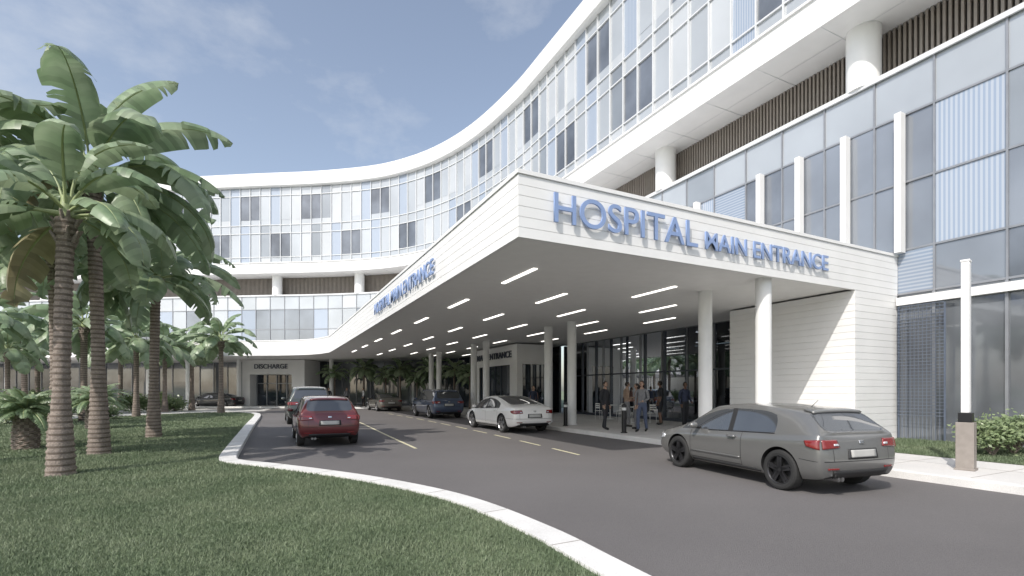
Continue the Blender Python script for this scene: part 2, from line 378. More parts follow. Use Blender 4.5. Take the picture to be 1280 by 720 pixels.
mb.box(22.5,23.4,15,20,.16,1.25,3); mb.box(22.4,23.5,14.9,20.1,1.25,1.31,2)
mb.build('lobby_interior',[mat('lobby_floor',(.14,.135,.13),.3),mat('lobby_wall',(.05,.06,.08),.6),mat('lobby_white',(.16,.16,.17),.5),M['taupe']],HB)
mb=MB()
for y in (13.6,17.8,21.7,25.9):
    for x in (19.2,23.4): mb.box(x,x+1.4,y,y+.06,4.55,4.60)
mb.build('lobby_lights',[mat('lobby_lamp',(.9,.9,.9),em=1.6)],HB)
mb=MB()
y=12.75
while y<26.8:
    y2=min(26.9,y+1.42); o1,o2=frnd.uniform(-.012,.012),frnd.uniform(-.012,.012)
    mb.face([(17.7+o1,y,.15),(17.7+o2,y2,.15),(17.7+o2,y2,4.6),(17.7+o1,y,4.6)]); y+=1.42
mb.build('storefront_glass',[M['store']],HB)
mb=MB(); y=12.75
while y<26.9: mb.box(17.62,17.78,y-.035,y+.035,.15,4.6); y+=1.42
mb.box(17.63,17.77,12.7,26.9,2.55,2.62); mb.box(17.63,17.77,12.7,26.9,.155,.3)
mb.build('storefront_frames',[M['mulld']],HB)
# ------------------------------------------------------------ canopy
EC=empty('entrance_canopy')
cedge=catmull([(4.3,8.35+.001),(4.3,20),(4.3,38),(4.1,41),(3.2,43.4),(1.4,45.4),(-1,47),(-5,49.6),(-10,52.8),(-25,62.5),(-50,78.6)],10)
cedge=[(17.68,8.35)]+[(4.3,8.35)]+cedge[1:]
ZS,ZT=4.6,5.9
prof=[(-.10,ZS+.06),(-.10,ZS),(0,ZS)]
nb=6; hb=(ZT-.08-ZS)/nb
for k in range(nb):
    z=ZS+k*hb; prof+=[(0,z+hb-.014),(-.012,z+hb-.012),(-.012,z+hb-.002),(0,z+hb)]
prof+=[(.03,ZT-.08),(.03,ZT),(-.5,ZT),(-.5,ZT-.25)]
mb=MB(); sweep(mb,cedge,prof); mb.build('fascia_boards',[M['white']],EC)
mb=MB(); ic=resample(offset(cedge,-.1)[1:],n=140); ib=resample([(17.72,8.4)]+[p for p in LOW if p[1]>8.5],n=140)
mb.grid([[(x,y,ZS+.05) for x,y in ic],[(x,y,ZS+.05) for x,y in ib]],0)
mb.grid([[(x,y,ZT-.2) for x,y in ic],[(x,y,ZT-.2) for x,y in ib]],1)
mb.build('canopy_soffit',[M['soffit'],M['white']],EC)
mb=MB(); sweep(mb,cedge,[(-.1,ZS+.048),(-.17,ZS+.048)]); mb.build('soffit_reveal',[M['dark']],EC)
def boards(mb,path,z0,z1,h):
    n=round((z1-z0)/h); h=(z1-z0)/n; pr=[(-.012,z0)]
    for k in range(n):
        z=z0+k*h; pr+=[(0,z),(0,z+h-.014),(-.012,z+h-.012),(-.012,z+h-.002)]
    sweep(mb,path,pr)
mb=MB(); boards(mb,[(17.66,8.35),(15.4,8.35),(15.4,12.7),(17.66,12.7)],.15,ZS-.001,.2); mb.build('return_wall',[M['white']],EC)
mb=MB()
for k,y in enumerate((8.75,10.7,18,20,27.4,29.4,36.6,38.6)):
    mb.cyl((11.9,y,.15),(11.9,y,ZS+.05),.2,.2,28)
    mb.cyl((11.9,y,.15),(11.9,y,.19),.24,.24,28)
for x,y in ((5.5,50.2),(-2.5,54),(-10.5,59),(-18,64)): mb.cyl((x,y,.15),(x,y,ZS+.05),.2,.2,20)
for x,y in ((-6.4,52.3),(-14,57.5),(-22,62.6),(-30,68)): mb.cyl((x,y,0),(x,y,ZS+.05),.2,.2,20)
mb.build('canopy_columns',[M['column']],EC,smooth=True,angle=40)
mb=MB()
for j,x in enumerate((5.88,8.25,10.5,12.8,15.0)):
    y0=10.5 if j%2==0 else 12.8
    y=y0
    while y<42:
        if not (x>12 and y<12.9 and x>14.5) and not(13.4<x and 25<y<35): mb.box(x-.055,x+.055,y,y+1.85,ZS+.028,ZS+.045)
        y+=4.55
mb.build('linear_lights',[M['lamp']],EC)
mb=MB()
boards(mb,[(16.3,27),(13.8,27),(13.8,34),(17.6,34)],3.3,4.55,.2)
boards(mb,[(16.3,27),(15.9,27)],.15,3.3,.2); boards(mb,[(14.2,27),(13.8,27),(13.8,28)],.15,3.3,.2); boards(mb,[(13.8,33),(13.8,34),(17.6,34)],.15,3.3,.2)
mb.build('vestibule_cladding',[M['white']],EC)
mb=MB(); mb.box(14,16.2,27.15,27.2,.15,3.3,0); mb.box(13.95,14,28,33,.15,3.3,0)
for y in (28,29.6,30.5,31.4,33): mb.box(13.9,13.97,y-.04,y+.04,.15,3.3,1)
for x in (14.25,15.05,15.85): mb.box(x-.03,x+.03,27.1,27.17,.15,3.3,1)
mb.build('vestibule_doors',[M['gfd'],M['mulld']],EC)
DB=(.45,52.7); T=(-.841,.541); Nn=(-.541,-.841)
mb=MB()
def dbp(a,b): return (DB[0]+T[0]*a+Nn[0]*b, DB[1]+T[1]*a+Nn[1]*b)
def dbox(a0,a1,b0,b1,z0,z1,mi):
    c=dbp((a0+a1)/2,(b0+b1)/2); mb.obox(c[0],c[1],T,a1-a0,b1-b0,z0,z1,mi)
dbox(-3.2,3.2,-3,-.3,3.2,4.6,0); dbox(-3.2,3.2,-.3,0,3.2,4.6,0); dbox(-3.2,-1.9,-3,0,.15,3.2,0); dbox(2.4,3.2,-3,0,.15,3.2,0)
dbox(-1.9,2.4,-1.2,-1.1,.15,3.2,1)
for a in (-1.85,-.8,.25,1.3,2.35): dbox(a-.05,a+.05,-1.1,-1.0,.15,3.2,2)
dbox(-1.9,2.4,-1.1,-1.0,2.3,2.38,2)
mb.build('discharge_entrance',[M['white'],M['gfd'],M['mullm']],EC)
def sign(name,txt,origin,xdir,width,cap,depth,m,off=.006):
    cu=bpy.data.curves.new(name,'FONT'); cu.body=txt; cu.extrude=depth/2; cu.offset=off
    o=bpy.data.objects.new(name,cu); col.objects.link(o); bpy.context.view_layer.update()
    dg=bpy.context.evaluated_depsgraph_get(); me=bpy.data.meshes.new_from_object(o.evaluated_get(dg)); bpy.data.objects.remove(o)
    v=np.array([p.co[:] for p in me.vertices]); mn=v.min(0); mxx=v.max(0)
    v[:,0]=(v[:,0]-mn[0])/(mxx[0]-mn[0])*width; v[:,1]=(v[:,1]-mn[1])/(mxx[1]-mn[1])*cap
    me.vertices.foreach_set('co',v.reshape(-1)); me.materials.clear(); me.materials.append(m); me.update()
    o=bpy.data.objects.new(name,me); col.objects.link(o)
    X=Vector((*xdir,0)); Z=Vector((0,0,1)); Nv=X.cross(Z)
    mtx=Matrix.Identity(4)
    for r in range(3): mtx[r][0]=X[r]; mtx[r][1]=Z[r]; mtx[r][2]=Nv[r]
    mtx.translation=Vector(origin); o.matrix_world=mtx; return o
HS=empty('hospital_sign')
for nm,tx,og,xd,wd,cp in (('word_hospital','HOSPITAL',(5.05,8.27,4.97),(1,0),3.9,.60),('words_main_entrance','MAIN ENTRANCE',(9.2,8.27,4.97),(1,0),4.75,.42),
      ('side_lettering','HOSPITAL MAIN ENTRANCE',(4.22,22.1,4.98),(0,-1),8.6,.46)):
    o=sign(nm,tx,og,xd,wd,cp,.04,M['letter'],.003 if cp>.5 else .006); mw=o.matrix_world.copy(); o.parent=HS; o.matrix_world=mw
sign('main_entrance_sign','MAIN ENTRANCE',(13.75,33.3,3.75),(0,-1),5.6,.42,.06,M['letterd'])
p=dbp(1.9,.05); sign('discharge_sign','DISCHARGE',(p[0],p[1],3.75),(-T[0],-T[1]),3.4,.45,.06,M['letterd'])
# ------------------------------------------------------------ palms
def leaf(mb,base,az,e0,L,W,droop,n,rnd,mi=0,stemi=2,pet=.16,tatter=0,fold=.35,brk=.28):
    d=L/n; p=Vector(base); pts=[p.copy()]; dirs=[]
    tw=rnd.uniform(-.35,.35)
    for i in range(n):
        s=i/n; el=e0-droop*(s**1.25); a=az+tw*s
        dv=Vector((math.cos(a)*math.cos(el),math.sin(a)*math.cos(el),math.sin(el))); dirs.append(dv); p=p+dv*d; pts.append(p.copy())
    dirs.append(dirs[-1])
    for i in range(0,n,2):
        j=min(n,i+2); mb.cyl(pts[i],pts[j],.026*(1-i/n)+.004,.026*(1-j/n)+.004,5,stemi,False)
    def hw(s):
        u=(s-pet)/(1-pet)
        return 0 if u<=0 else W*(math.sin(math.pi*min(1,u)**.8)**.55)*.5+.01
    st=int(pet*n)
    def sidev(dv,side):
        sd_=dv.cross(Vector((0,0,1)))
        if sd_.length<.05: sd_=Vector((math.sin(az),-math.cos(az),0))
        sd_.normalize(); up=sd_.cross(dv).normalized(); return sd_*side,up
    for side in(-1,1):
        fd=fold+rnd.uniform(-.15,.25); cut=True
        for i in range(st,n):
            nxt=rnd.random()<brk
            s0,s1=i/n,(i+1)/n
            if tatter: sh0,sh1=rnd.uniform(0,tatter)*d,-rnd.uniform(0,tatter)*d
            else: sh0=(d*rnd.uniform(.15,.5) if cut else 0); sh1=(-d*rnd.uniform(.15,.5) if nxt else 0)
            out=[]
            for (pp,dv,s_,sh) in ((pts[i],dirs[i],s0,sh0),(pts[i+1],dirs[i+1],s1,sh1)):
                sd_,up=sidev(dv,side); w_=hw(s_)
                a1=sd_*math.cos(.2)+up*math.sin(.2); a2=sd_*math.cos(fd)-up*math.sin(fd)
                q1=pp+a1*w_*.4+dv*(w_*.10); q2=q1+a2*w_*.35+dv*(w_*.14+sh*.5); q2.z-=w_*.04
                f3=fd+.35; a3=sd_*math.cos(f3)-up*math.sin(f3); q3=q2+a3*w_*.28+dv*(w_*.10+sh*.6); q3.z-=w_*.10
                out.append((pp,q1,q2,q3))
            mb.grid([out[0],out[1]],mi)
            cut=nxt
            if nxt: fd=fold+rnd.uniform(-.25,.6)
def palm_mesh(seed,h,r,nl,L,W,lean=(0,0),n=20,hang=0):
    rnd=random.Random(seed); t=MB(); rows=[]; K=int(h/.11)
    for k in range(K+1):
        u=k/K; z=h*u; cx=lean[0]*u*u; cy=lean[1]*u*u
        rr=r*(1.28-.55*min(1,u*3)+.0) if u<.33 else r*(.73+.05*(u-.33))
        if u>.93: rr*=1.3
        for q,(dz,f) in enumerate(((0,1.06),(.07,.94))):
            rows.append([(cx+math.cos(a)*rr*f*(1+.05*rnd.uniform(-1,1)),cy+math.sin(a)*rr*f*(1+.05*rnd.uniform(-1,1)),z+dz*(h/K)/.11) for a in [2*math.pi*i/14 for i in range(14)]])
    t.grid(rows,lambda i,j:0 if i%2==0 else 1,closed=True)
    top=Vector((lean[0],lean[1],h))
    for k in range(14):
        a=k*2.4+rnd.random(); z=h-.5*rnd.random()*min(1,h/4); b=Vector((lean[0]+math.cos(a)*r*.6,lean[1]+math.sin(a)*r*.6,z)); t.cyl(b,b+Vector((math.cos(a)*.12,math.sin(a)*.12,.2)),.05,.025,6,0)
    t.cyl(top-Vector((0,0,.1)),top+Vector((0,0,.5)),r*.85,r*.4,10,2)
    c=MB()
    for k in range(nl):
        u=(k+.5)/nl; az=k*2.39996+rnd.uniform(-.2,.2)
        e0=math.radians(84-100*u**.95+rnd.uniform(-8,8)); Lk=L*rnd.uniform(.82,1.1)*(.85+.15*math.sin(math.pi*u))
        dr=math.radians(rnd.uniform(72,112)+12*u) if u<.6 else math.radians(rnd.uniform(62,88))
        b=top+Vector((math.cos(az)*.07,math.sin(az)*.07,.42-.35*u))
        leaf(c,b,az,e0,Lk,W*rnd.uniform(.85,1.15),dr,n,rnd,mi=(1 if (u>.93 and rnd.random()<.6) else 0))
    for k in range(hang):
        az=k*2.39996+1; b=top+Vector((math.cos(az)*.1,math.sin(az)*.1,.1))
        leaf(c,b,az,math.radians(rnd.uniform(5,30)),L*rnd.uniform(.75,1.0),W,math.radians(rnd.uniform(105,125)),n,rnd)
    return t,c
def palm(loc,*a,**k):
    t,c=palm_mesh(*a,**k); e=empty('palm_tree',(loc[0],loc[1],loc[2] if len(loc)>2 else .08))
    to=t.build('trunk',[M['trunk'],M['trunkd'],M['stem']],e,smooth=True); co_=c.build('crown',[M['leaf'],M['leafdry'],M['stem']],e,smooth=True)
    return e
def palm_inst(src,loc,s,rz):
    e=empty('palm_tree',loc,rz); e.scale=(s,s,s)
    for ch in src.children:
        o=bpy.data.objects.new(ch.name.split('.')[0],ch.data); col.objects.link(o); o.parent=e
palm((-3.42,11.8),1,4.7,.175,15,2.5,.76,lean=(.05,.1),hang=3)
palm((-3.7,15.25),2,6.6,.185,21,3.7,1.08,lean=(-.15,0),n=24,hang=6)
p3=palm((-3.4,19.9),3,5.2,.185,18,3.1,.95,lean=(.05,.1),hang=5)
palm((-6.1,14.4),4,5.6,.19,19,3.3,.95,hang=5)
palm((-5.6,19.0),14,5.4,.19,18,3.1,.95,lean=(-.1,.1),hang=4)
pa=palm((-2.9,39.3),5,4.9,.19,15,2.9,1.0,n=12,hang=5)
pb=palm((-8.4,32.1),6,4.7,.19,15,2.9,1.0,n=12,hang=5)
rr=random.Random(5)
for i,(x,y,s) in enumerate([(-13.8,41.5,1.1),(-14.6,46,1.05),(-10.2,42.6,1.0),(-10.8,50.2,1.1),(-7.0,45,1.0),(-5.6,47.8,1.05),(-10.7,28,.95),(-17,44,1.1),(-13,37,.8),(-19,50,1.15),(-7,36,.95),(-15,33,1.0)]):
    palm_inst(pa if i%2 else pb,(x,y,.01),s,rr.random()*6)
for i,(x,y,s) in enumerate([(14.2,39.5,.62),(13,42.5,.68),(11,45.4,.66),(8.2,48.2,.7),(5.8,50.3,.62),(14.5,36.6,.55),(10.0,46.9,.55),(12.2,44.0,.5)]):
    palm_inst(pb if i%2 else pa,(x,y,.15),s,rr.random()*6)
def cycad(loc,seed,h,r,L):
    rnd=random.Random(seed); t=MB(); rows=[]
    K=12
    for k in range(K+1):
        u=k/K; rr_=r*(1.05-.35*u+.18*math.sin(u*3.1)); z=h*u
        for dz,f in ((0,1.0),(.05,1.13)):
            rows.append([(math.cos(a)*rr_*(f if (i+k)%2 else 1),math.sin(a)*rr_*(f if (i+k)%2 else 1),z+dz) for i,a in enumerate([2*math.pi*i/18 for i in range(18)])])
    t.grid(rows,lambda i,j:(0 if (i//2+j)%2 else 1),closed=True)
    c=MB()
    for k in range(34):
        u=(k+.5)/34; leaf(c,(0,0,h-.02),k*2.4,math.radians(80-75*u),L*rnd.uniform(.85,1.1),.32,math.radians(85),26,rnd,pet=.08,tatter=.45,fold=.2)
    e=empty('cycad_plant',(*loc,.08)); t.build('trunk',[M['trunk'],M['trunkd']],e); c.build('fronds',[M['leaf'],M['leafdry'],M['stem']],e)
cycad((-5.75,17.4),8,1.0,.25,1.1); cycad((-6.3,25.5),9,1.1,.3,1.3)
def shrub(loc,r,h,n,seed,z=.15,ls=.09):
    rnd=random.Random(seed); c=MB(); s=MB()
    for k in range(26):
        a=rnd.random()*6.28; q=Vector((math.cos(a)*r*rnd.random()*.8,math.sin(a)*r*rnd.random()*.8,h*rnd.uniform(.5,.95))); s.cyl((0,0,0),q,.014,.005,5)
        cl=q
        for j in range(n//26):
            d=Vector((rnd.gauss(0,1),rnd.gauss(0,1),rnd.gauss(0,.8))); d=d*(.13*r/.6); p=cl+d
            if p.z<.03: p.z=.05+rnd.random()*.2
            u=Vector((rnd.gauss(0,1),rnd.gauss(0,1),rnd.gauss(0,.7))).normalized(); v=u.orthogonal().normalized(); L=ls*rnd.uniform(.7,1.3)
            c.face([p,p+u*L*.5+v*L*.28,p+u*L,p+u*L*.5-v*L*.28])
    e=empty('shrub',(*loc,z)); s.build('stems',[M['trunk']],e); c.build('leaves',[M['shrubleaf']],e); return e
shrub((14.8,5.1),.6,.72,1900,1); shrub((15.6,5.0),.6,.85,2100,2); shrub((16.4,4.2),.6,.9,2000,3); shrub((15.2,3.5),.65,.8,2400,4); shrub((16.8,5.6),.5,.6,1300,5)
sh=shrub((-9.2,30.6),1.1,.9,1600,7,.09,.2)
for i,(x,y,s) in enumerate([(-10.6,31.2,1.1),(-8.0,33.4,.8),(-12.2,43,1.2),(-9.0,45.6,1.1),(-14.6,44.5,1.3),(-6.6,46.6,.9),(-12.6,48.5,1.3),(-16.5,42,1.3),(-8,48.8,1.1)]):
    e=empty('shrub',(x,y,.01),i*1.3); e.scale=(s,s,s)
    for ch in sh.children:
        o=bpy.data.objects.new(ch.name.split('.')[0],ch.data); col.objects.link(o); o.parent=e
# ------------------------------------------------------------ lamp pylon, bollards
def lamp_post(loc):
    e=empty('lamp_post',(*loc,.15)); mb=MB()
    mb.box(-.13,.13,-.13,.13,0,.9); mb.box(-.15,.15,-.15,.15,0,.04)
    mb.build('base',[M['taupe']],e); mb=MB(); mb.box(-.1,.1,-.1,.1,.9,1.08); mb.build('cap',[M['black']],e)
    mb=MB(); mb.box(-.085,.085,-.06,.06,1.08,3.92); mb.box(-.095,.095,-.07,.07,3.92,3.96); o=mb.build('blade',[M['white']],e)
    for o in e.children:
        b=o.modifiers.new('b','BEVEL'); b.width=.008; b.segments=2
    return e
e=lamp_post((11.8,4.45)); e.rotation_euler=(0,0,.2)
def bollard(loc):
    e=empty('bollard',(*loc,.15)); mb=MB()
    mb.cyl((0,0,0),(0,0,.03),.12,.12,20); mb.cyl((0,0,.03),(0,0,.80),.085,.085,20); mb.cyl((0,0,.90),(0,0,.98),.095,.09,20); mb.cyl((0,0,.98),(0,0,1.02),.09,.04,20)
    mb.build('body',[M['black']],e,smooth=True,angle=40); mb=MB(); mb.cyl((0,0,.80),(0,0,.90),.075,.075,20); mb.build('lens',[M['column']],e)
for y in (9.7,13.7,17.5,22.5,26.5,31.5,35): bollard((11.25,y))
# ------------------------------------------------------------ cars
tyre=mat('tyre_rubber',(.022,.022,.022),.8); rimm=mat('alloy_rim',(.5,.5,.51),.25,.8); rimd=mat('dark_rim',(.07,.07,.075),.3,.8)
cglass=mat('car_glass',(.05,.055,.062),.03,0,spec=1,coat=.8); trim=mat('black_trim',(.022,.022,.023),.5)
redl=mat('tail_lamp_red',(.20,.014,.014),.12,coat=1)
clearl=mat('head_lamp',(.6,.62,.65),.1,.3,coat=1); platem=mat('number_plate',(.42,.42,.40),.5); chrome=mat('chrome',(.6,.6,.6),.12,1); exh=mat('exhaust',(.3,.3,.3),.3,1)
def wheel(name,parent,x,y,r,wd,side,rm):
    mb=MB(); n=36
    pf=[(r*.66,wd*.42,1),(r*.70,wd*.46,0),(r*.82,wd*.5,0),(r*.93,wd*.47,0),(r*.985,wd*.38,0),(r,wd*.2,0),(r,-wd*.2,0),(r*.985,-wd*.4,0),(r*.8,-wd*.5,0),(r*.6,-wd*.45,0)]
    rows=[[(math.cos(a)*q,s*side,math.sin(a)*q) for a in [2*math.pi*i/n for i in range(n)]] for q,s,_ in pf]
    mb.grid(rows,0,closed=True)
    rr_=[(r*.72,wd*.47),(r*.695,wd*.475),(r*.66,wd*.40),(r*.64,wd*.1)]
    mb.grid([[(math.cos(a)*q,s*side,math.sin(a)*q) for a in [2*math.pi*i/n for i in range(n)]] for q,s in rr_],1,closed=True)
    mb.face([(math.cos(2*math.pi*i/n)*r*.64,wd*.05*side,math.sin(2*math.pi*i/n)*r*.64) for i in range(n)],2)
    mb.cyl((0,wd*.1*side,0),(0,wd*.42*side,0),r*.16,r*.13,14,1)
    for k in range(5):
        for dd in(-.13,.13):
            a=2*math.pi*k/5+.3; a2=a+dd
            p0=Vector((math.cos(a+dd*.6)*r*.1,0,math.sin(a+dd*.6)*r*.1)); p1=Vector((math.cos(a2)*r*.68,0,math.sin(a2)*r*.68)); t_=(p1-p0).normalized(); nn=Vector((-t_.z,0,t_.x))
            c=[]
            for s_ in (wd*.30,wd*.42):
                for p,w_ in((p0,.030),(p1,.018)):
                    c+= [p+nn*w_*r/.3+Vector((0,s_*side,0)),p-nn*w_*r/.3+Vector((0,s_*side,0))]
            mb.hexa([c[0],c[1],c[3],c[2],c[4],c[5],c[7],c[6]],1)
    return mb.build(name,[tyre,rm,trim],parent,smooth=False,loc=(x,y,r))
SP={
'hatch':dict(L=4.16,W=1.77,ax=(.74,3.30),r=.33,rg=(1,),sg=(3,4,6,7),x=[0,.07,.42,.86,1.4,1.80,1.90,2.42,3.22,3.68,4.02,4.16],
  w=[.80,.87,.885,.885,.885,.885,.885,.885,.88,.86,.80,.66],zb=[.32,.26,.22,.2,.2,.2,.2,.2,.2,.22,.24,.3],belt=[.91,.95,.945,.92,.90,.885,.88,.865,.84,.79,.70,.57],top=[.94,.985,1.29,1.36,1.395,1.40,1.40,1.345,.92,.84,.75,.61],seams=(1.55,2.90)),
'cross':dict(L=4.35,W=1.80,ax=(.80,3.45),r=.34,rg=(1,),sg=(2,3,4,6,7),x=[0,.08,.34,.80,1.45,2.0,2.1,2.7,3.4,3.85,4.18,4.35],
  w=[.80,.88,.90,.90,.90,.90,.90,.90,.89,.87,.8,.66],zb=[.36,.3,.26,.24,.24,.24,.24,.24,.24,.26,.28,.33],belt=[.98,1.02,1.02,1.0,.98,.97,.97,.96,.93,.87,.77,.62],top=[1.01,1.08,1.43,1.5,1.53,1.53,1.52,1.47,1.01,.93,.82,.66],seams=(1.15,2.05,3.1)),
'sedan':dict(L=4.95,W=1.93,ax=(.98,3.92),r=.355,rg=(2,3),sg=(3,4,6,7),x=[0,.14,.55,1.25,1.95,2.42,2.52,3.10,3.98,4.45,4.78,4.95],
  w=[.78,.90,.955,.965,.965,.955,.955,.955,.955,.93,.85,.68],zb=[.36,.28,.22,.19,.19,.19,.19,.19,.19,.2,.22,.28],belt=[.93,.99,.985,.965,.93,.91,.908,.895,.85,.78,.68,.55],top=[.97,1.05,1.11,1.32,1.43,1.445,1.445,1.39,.94,.83,.71,.58],seams=(1.35,2.47,3.55)),
'suv':dict(L=5.05,W=1.93,ax=(.95,3.95),r=.37,rg=(1,),sg=(2,3,4,6,7),x=[0,.09,.28,.75,1.6,2.4,2.5,3.25,3.85,4.5,4.9,5.05],
  w=[.88,.94,.965,.965,.965,.965,.965,.965,.96,.94,.9,.78],zb=[.38,.32,.28,.26,.26,.26,.26,.26,.26,.28,.3,.36],belt=[1.06,1.1,1.1,1.09,1.08,1.07,1.07,1.06,1.03,1.0,.92,.75],top=[1.1,1.18,1.62,1.72,1.74,1.74,1.74,1.68,1.13,1.07,.98,.80],seams=(1.3,2.45,3.5)),
}
def make_car(kind,style,paint,loc,head,rim=rimm,sz=1):
    s=SP[style]; C=len(s['x']); rows=[]
    for i in range(C):
        x,w_,zb,be,tp=s['x'][i],s['w'][i],s['zb'][i],s['belt'][i],s['top'][i]
        cab=2<=i<=7 and not(style=='sedan' and i==2)
        R=[(0,zb),(.86*w_,zb),(.975*w_,zb+.11),(w_,zb+.50*(be-zb)),(.99*w_,be-.12),(.93*w_,be)]
        if cab:
            wr=.70*w_+.0
            if i in(2,): wr*=.97
            if style=='sedan' and i==3: R+=[(.82*w_,be+(tp-be)*.55),(.70*w_,tp-.05),(.4*w_,tp-.01),(0,tp)]
            else: R+=[(wr+.055,tp-.095),(wr-.01,tp-.03),(.42*w_,tp-.004),(0,tp)]
        else: R+=[(.90*w_,be+.3*(tp-be)),(.80*w_,be+.65*(tp-be)),(.45*w_,be+.93*(tp-be)),(0,tp)]
        dx=[0]*10
        if i==0: dx=[.10,.06,0,0,.04,.06,.07,.08,.08,.08]
        if i==C-1: dx=[-.08,-.05,0,.0,-.03,-.07,-.09,-.1,-.08,-.07]
        rows.append([(x+dx[j],y,z) for j,(y,z) in enumerate(R)])
    V=[];idx={}
    def vid(i,j,sd):
        if j in(0,9): sd=1
        k=(i,j,sd)
        if k not in idx: p=rows[i][j]; idx[k]=len(V); V.append((p[0],p[1]*sd,p[2]))
        return idx[k]
    Fc=[];Fm=[]
    for i in range(C-1):
        for j in range(9):
            m=1
            if j==0: m=0
            if j==5 and i in s['sg']: m=2
            if j==5 and i==5: m=3
            if j>=7 and (i==7 or i in s['rg']): m=2
            for sd in(1,-1):
                q=[vid(i,j,sd),vid(i+1,j,sd),vid(i+1,j+1,sd),vid(i,j+1,sd)]
                if sd<0: q=q[::-1]
                Fc.append(q[::-1]); Fm.append(m)
    for i,sgn in((0,-1),(C-1,1)):
        cen={}
        for j in range(1,6):
            p=rows[i][j]; cen[j]=len(V); V.append((p[0]+sgn*(.05 if j<5 else .03),0,p[2]))
        for sd in(1,-1):
            for j in range(1,5):
                q=[vid(i,j,sd),cen[j],cen[j+1],vid(i,j+1,sd)]
                Fc.append(q if (sd>0)==(sgn<0) else q[::-1]); Fm.append(1)
            q=[vid(i,5,sd),cen[5],vid(i,9,1),vid(i,8,sd),vid(i,7,sd),vid(i,6,sd)]; Fc.append(q if (sd>0)==(sgn<0) else q[::-1]); Fm.append(1)
            q=[vid(i,0,1),cen[1],vid(i,1,sd)]; Fc.append(q if (sd>0)==(sgn<0) else q[::-1]); Fm.append(0)
    me=bpy.data.meshes.new('body'); me.from_pydata(V,[],Fc)
    for m in (trim,paint,cglass,trim): me.materials.append(m)
    me.polygons.foreach_set('material_index',Fm); me.polygons.foreach_set('use_smooth',[True]*len(Fc)); me.update()
    inv={v:k for k,v in idx.items()}
    at=me.attributes.new('crease_edge','FLOAT','EDGE'); vals=[]
    fm={}
    for p in me.polygons:
        for ek in p.edge_keys: fm.setdefault(ek,set()).add(p.material_index)
    for ed in me.edges:
        a,b=ed.vertices; k=tuple(sorted((a,b))); c=0
        if len(fm.get(k,()))>1: c=.75
        if a in inv and b in inv and inv[a][1]==inv[b][1]==5: c=max(c,.5)
        if a in inv and b in inv and inv[a][1]==inv[b][1]==4: c=max(c,.45)
        if a in inv and b in inv and inv[a][1]==inv[b][1]==7 and 2<=inv[a][0]<=7: c=max(c,.35)
        vals.append(c)
    at.data.foreach_set('value',vals)
    o=bpy.data.objects.new('body',me); col.objects.link(o)
    import bmesh
    bm=bmesh.new(); bm.from_mesh(me); bmesh.ops.recalc_face_normals(bm,faces=bm.faces); bm.to_mesh(me); bm.free()
    ss=o.modifiers.new('s','SUBSURF'); ss.levels=ss.render_levels=3
    cb=MB(); hw=max(s['w'])
    for ax in s['ax']:
        for sd in(1,-1):
            cb.cyl((ax,sd*(hw-.30),s['r']+.01),(ax,sd*(hw+.3),s['r']+.01),s['r']*1.12,s['r']*1.12,40)
    co_=cb.build('cut',[trim]); merge(co_)
    bo=o.modifiers.new('b','BOOLEAN'); bo.object=co_; bo.operation='DIFFERENCE'; bo.solver='EXACT'
    bpy.context.view_layer.update(); dg=bpy.context.evaluated_depsgraph_get()
    nm=bpy.data.meshes.new_from_object(o.evaluated_get(dg)); o.modifiers.clear(); o.data=nm; bpy.data.objects.remove(co_)
    nm.set_sharp_from_angle(angle=math.radians(40))
    e=empty(kind,(loc[0],loc[1],.006),head); e.scale=(sz,)*3; o.parent=e
    bvh=BVHTree.FromPolygons([v.co for v in nm.vertices],[tuple(p.vertices) for p in nm.polygons])
    def patch(name,face,cs,m,off=.006,th=.03,nu=8,nv=6):
        rows_=[]
        for a in range(nv+1):
            r_=[]
            for b in range(nu+1):
                u=b/nu;v=a/nv
                A=[(1-u)*(1-v)*cs[0][k]+u*(1-v)*cs[1][k]+u*v*cs[2][k]+(1-u)*v*cs[3][k] for k in(0,1)]
                if face=='rear': og,d=Vector((-1,A[0],A[1])),Vector((1,0,0))
                elif face=='front': og,d=Vector((7,A[0],A[1])),Vector((-1,0,0))
                elif face=='left': og,d=Vector((A[0],3,A[1])),Vector((0,-1,0))
                elif face=='right': og,d=Vector((A[0],-3,A[1])),Vector((0,1,0))
                else: og,d=Vector((A[0],A[1],3)),Vector((0,0,-1))
                h=bvh.ray_cast(og,d)
                if h[0] is None: return None
                nn=h[1] if h[1].dot(d)<0 else -h[1]
                r_.append(tuple(h[0]+nn*off-d*.001))
            rows_.append(r_)
        mb=MB(); mb.grid(rows_); ob=mb.build(name,[m],e,smooth=True)
        if th:
            so_=ob.modifiers.new('t','SOLIDIFY'); so_.offset=0; so_.thickness=min(th,off*1.9)
        return ob
    W2=hw; be=s['belt'][1]; b0=s['belt'][0]
    for sd,nmz in((1,'left'),(-1,'right')):
        patch('tail_lamp_'+nmz,'rear',[(sd*W2*.52,b0-.16),(sd*W2*.88,b0-.18),(sd*W2*.88,b0-.04),(sd*W2*.56,b0-.04)],redl,.008)
        patch('tail_lamp_side_'+nmz,nmz,[(.055,b0-.185),(.24,b0-.14),(.28,b0-.06),(.07,b0-.04)],redl,.008)
        patch('reverse_lamp_'+nmz,'rear',[(sd*W2*.55,b0-.13),(sd*W2*.65,b0-.13),(sd*W2*.65,b0-.10),(sd*W2*.56,b0-.10)],clearl,.014)
        patch('reflector_'+nmz,'rear',[(sd*W2*.55,.42),(sd*W2*.78,.42),(sd*W2*.78,.445),(sd*W2*.55,.445)],redl,.006)
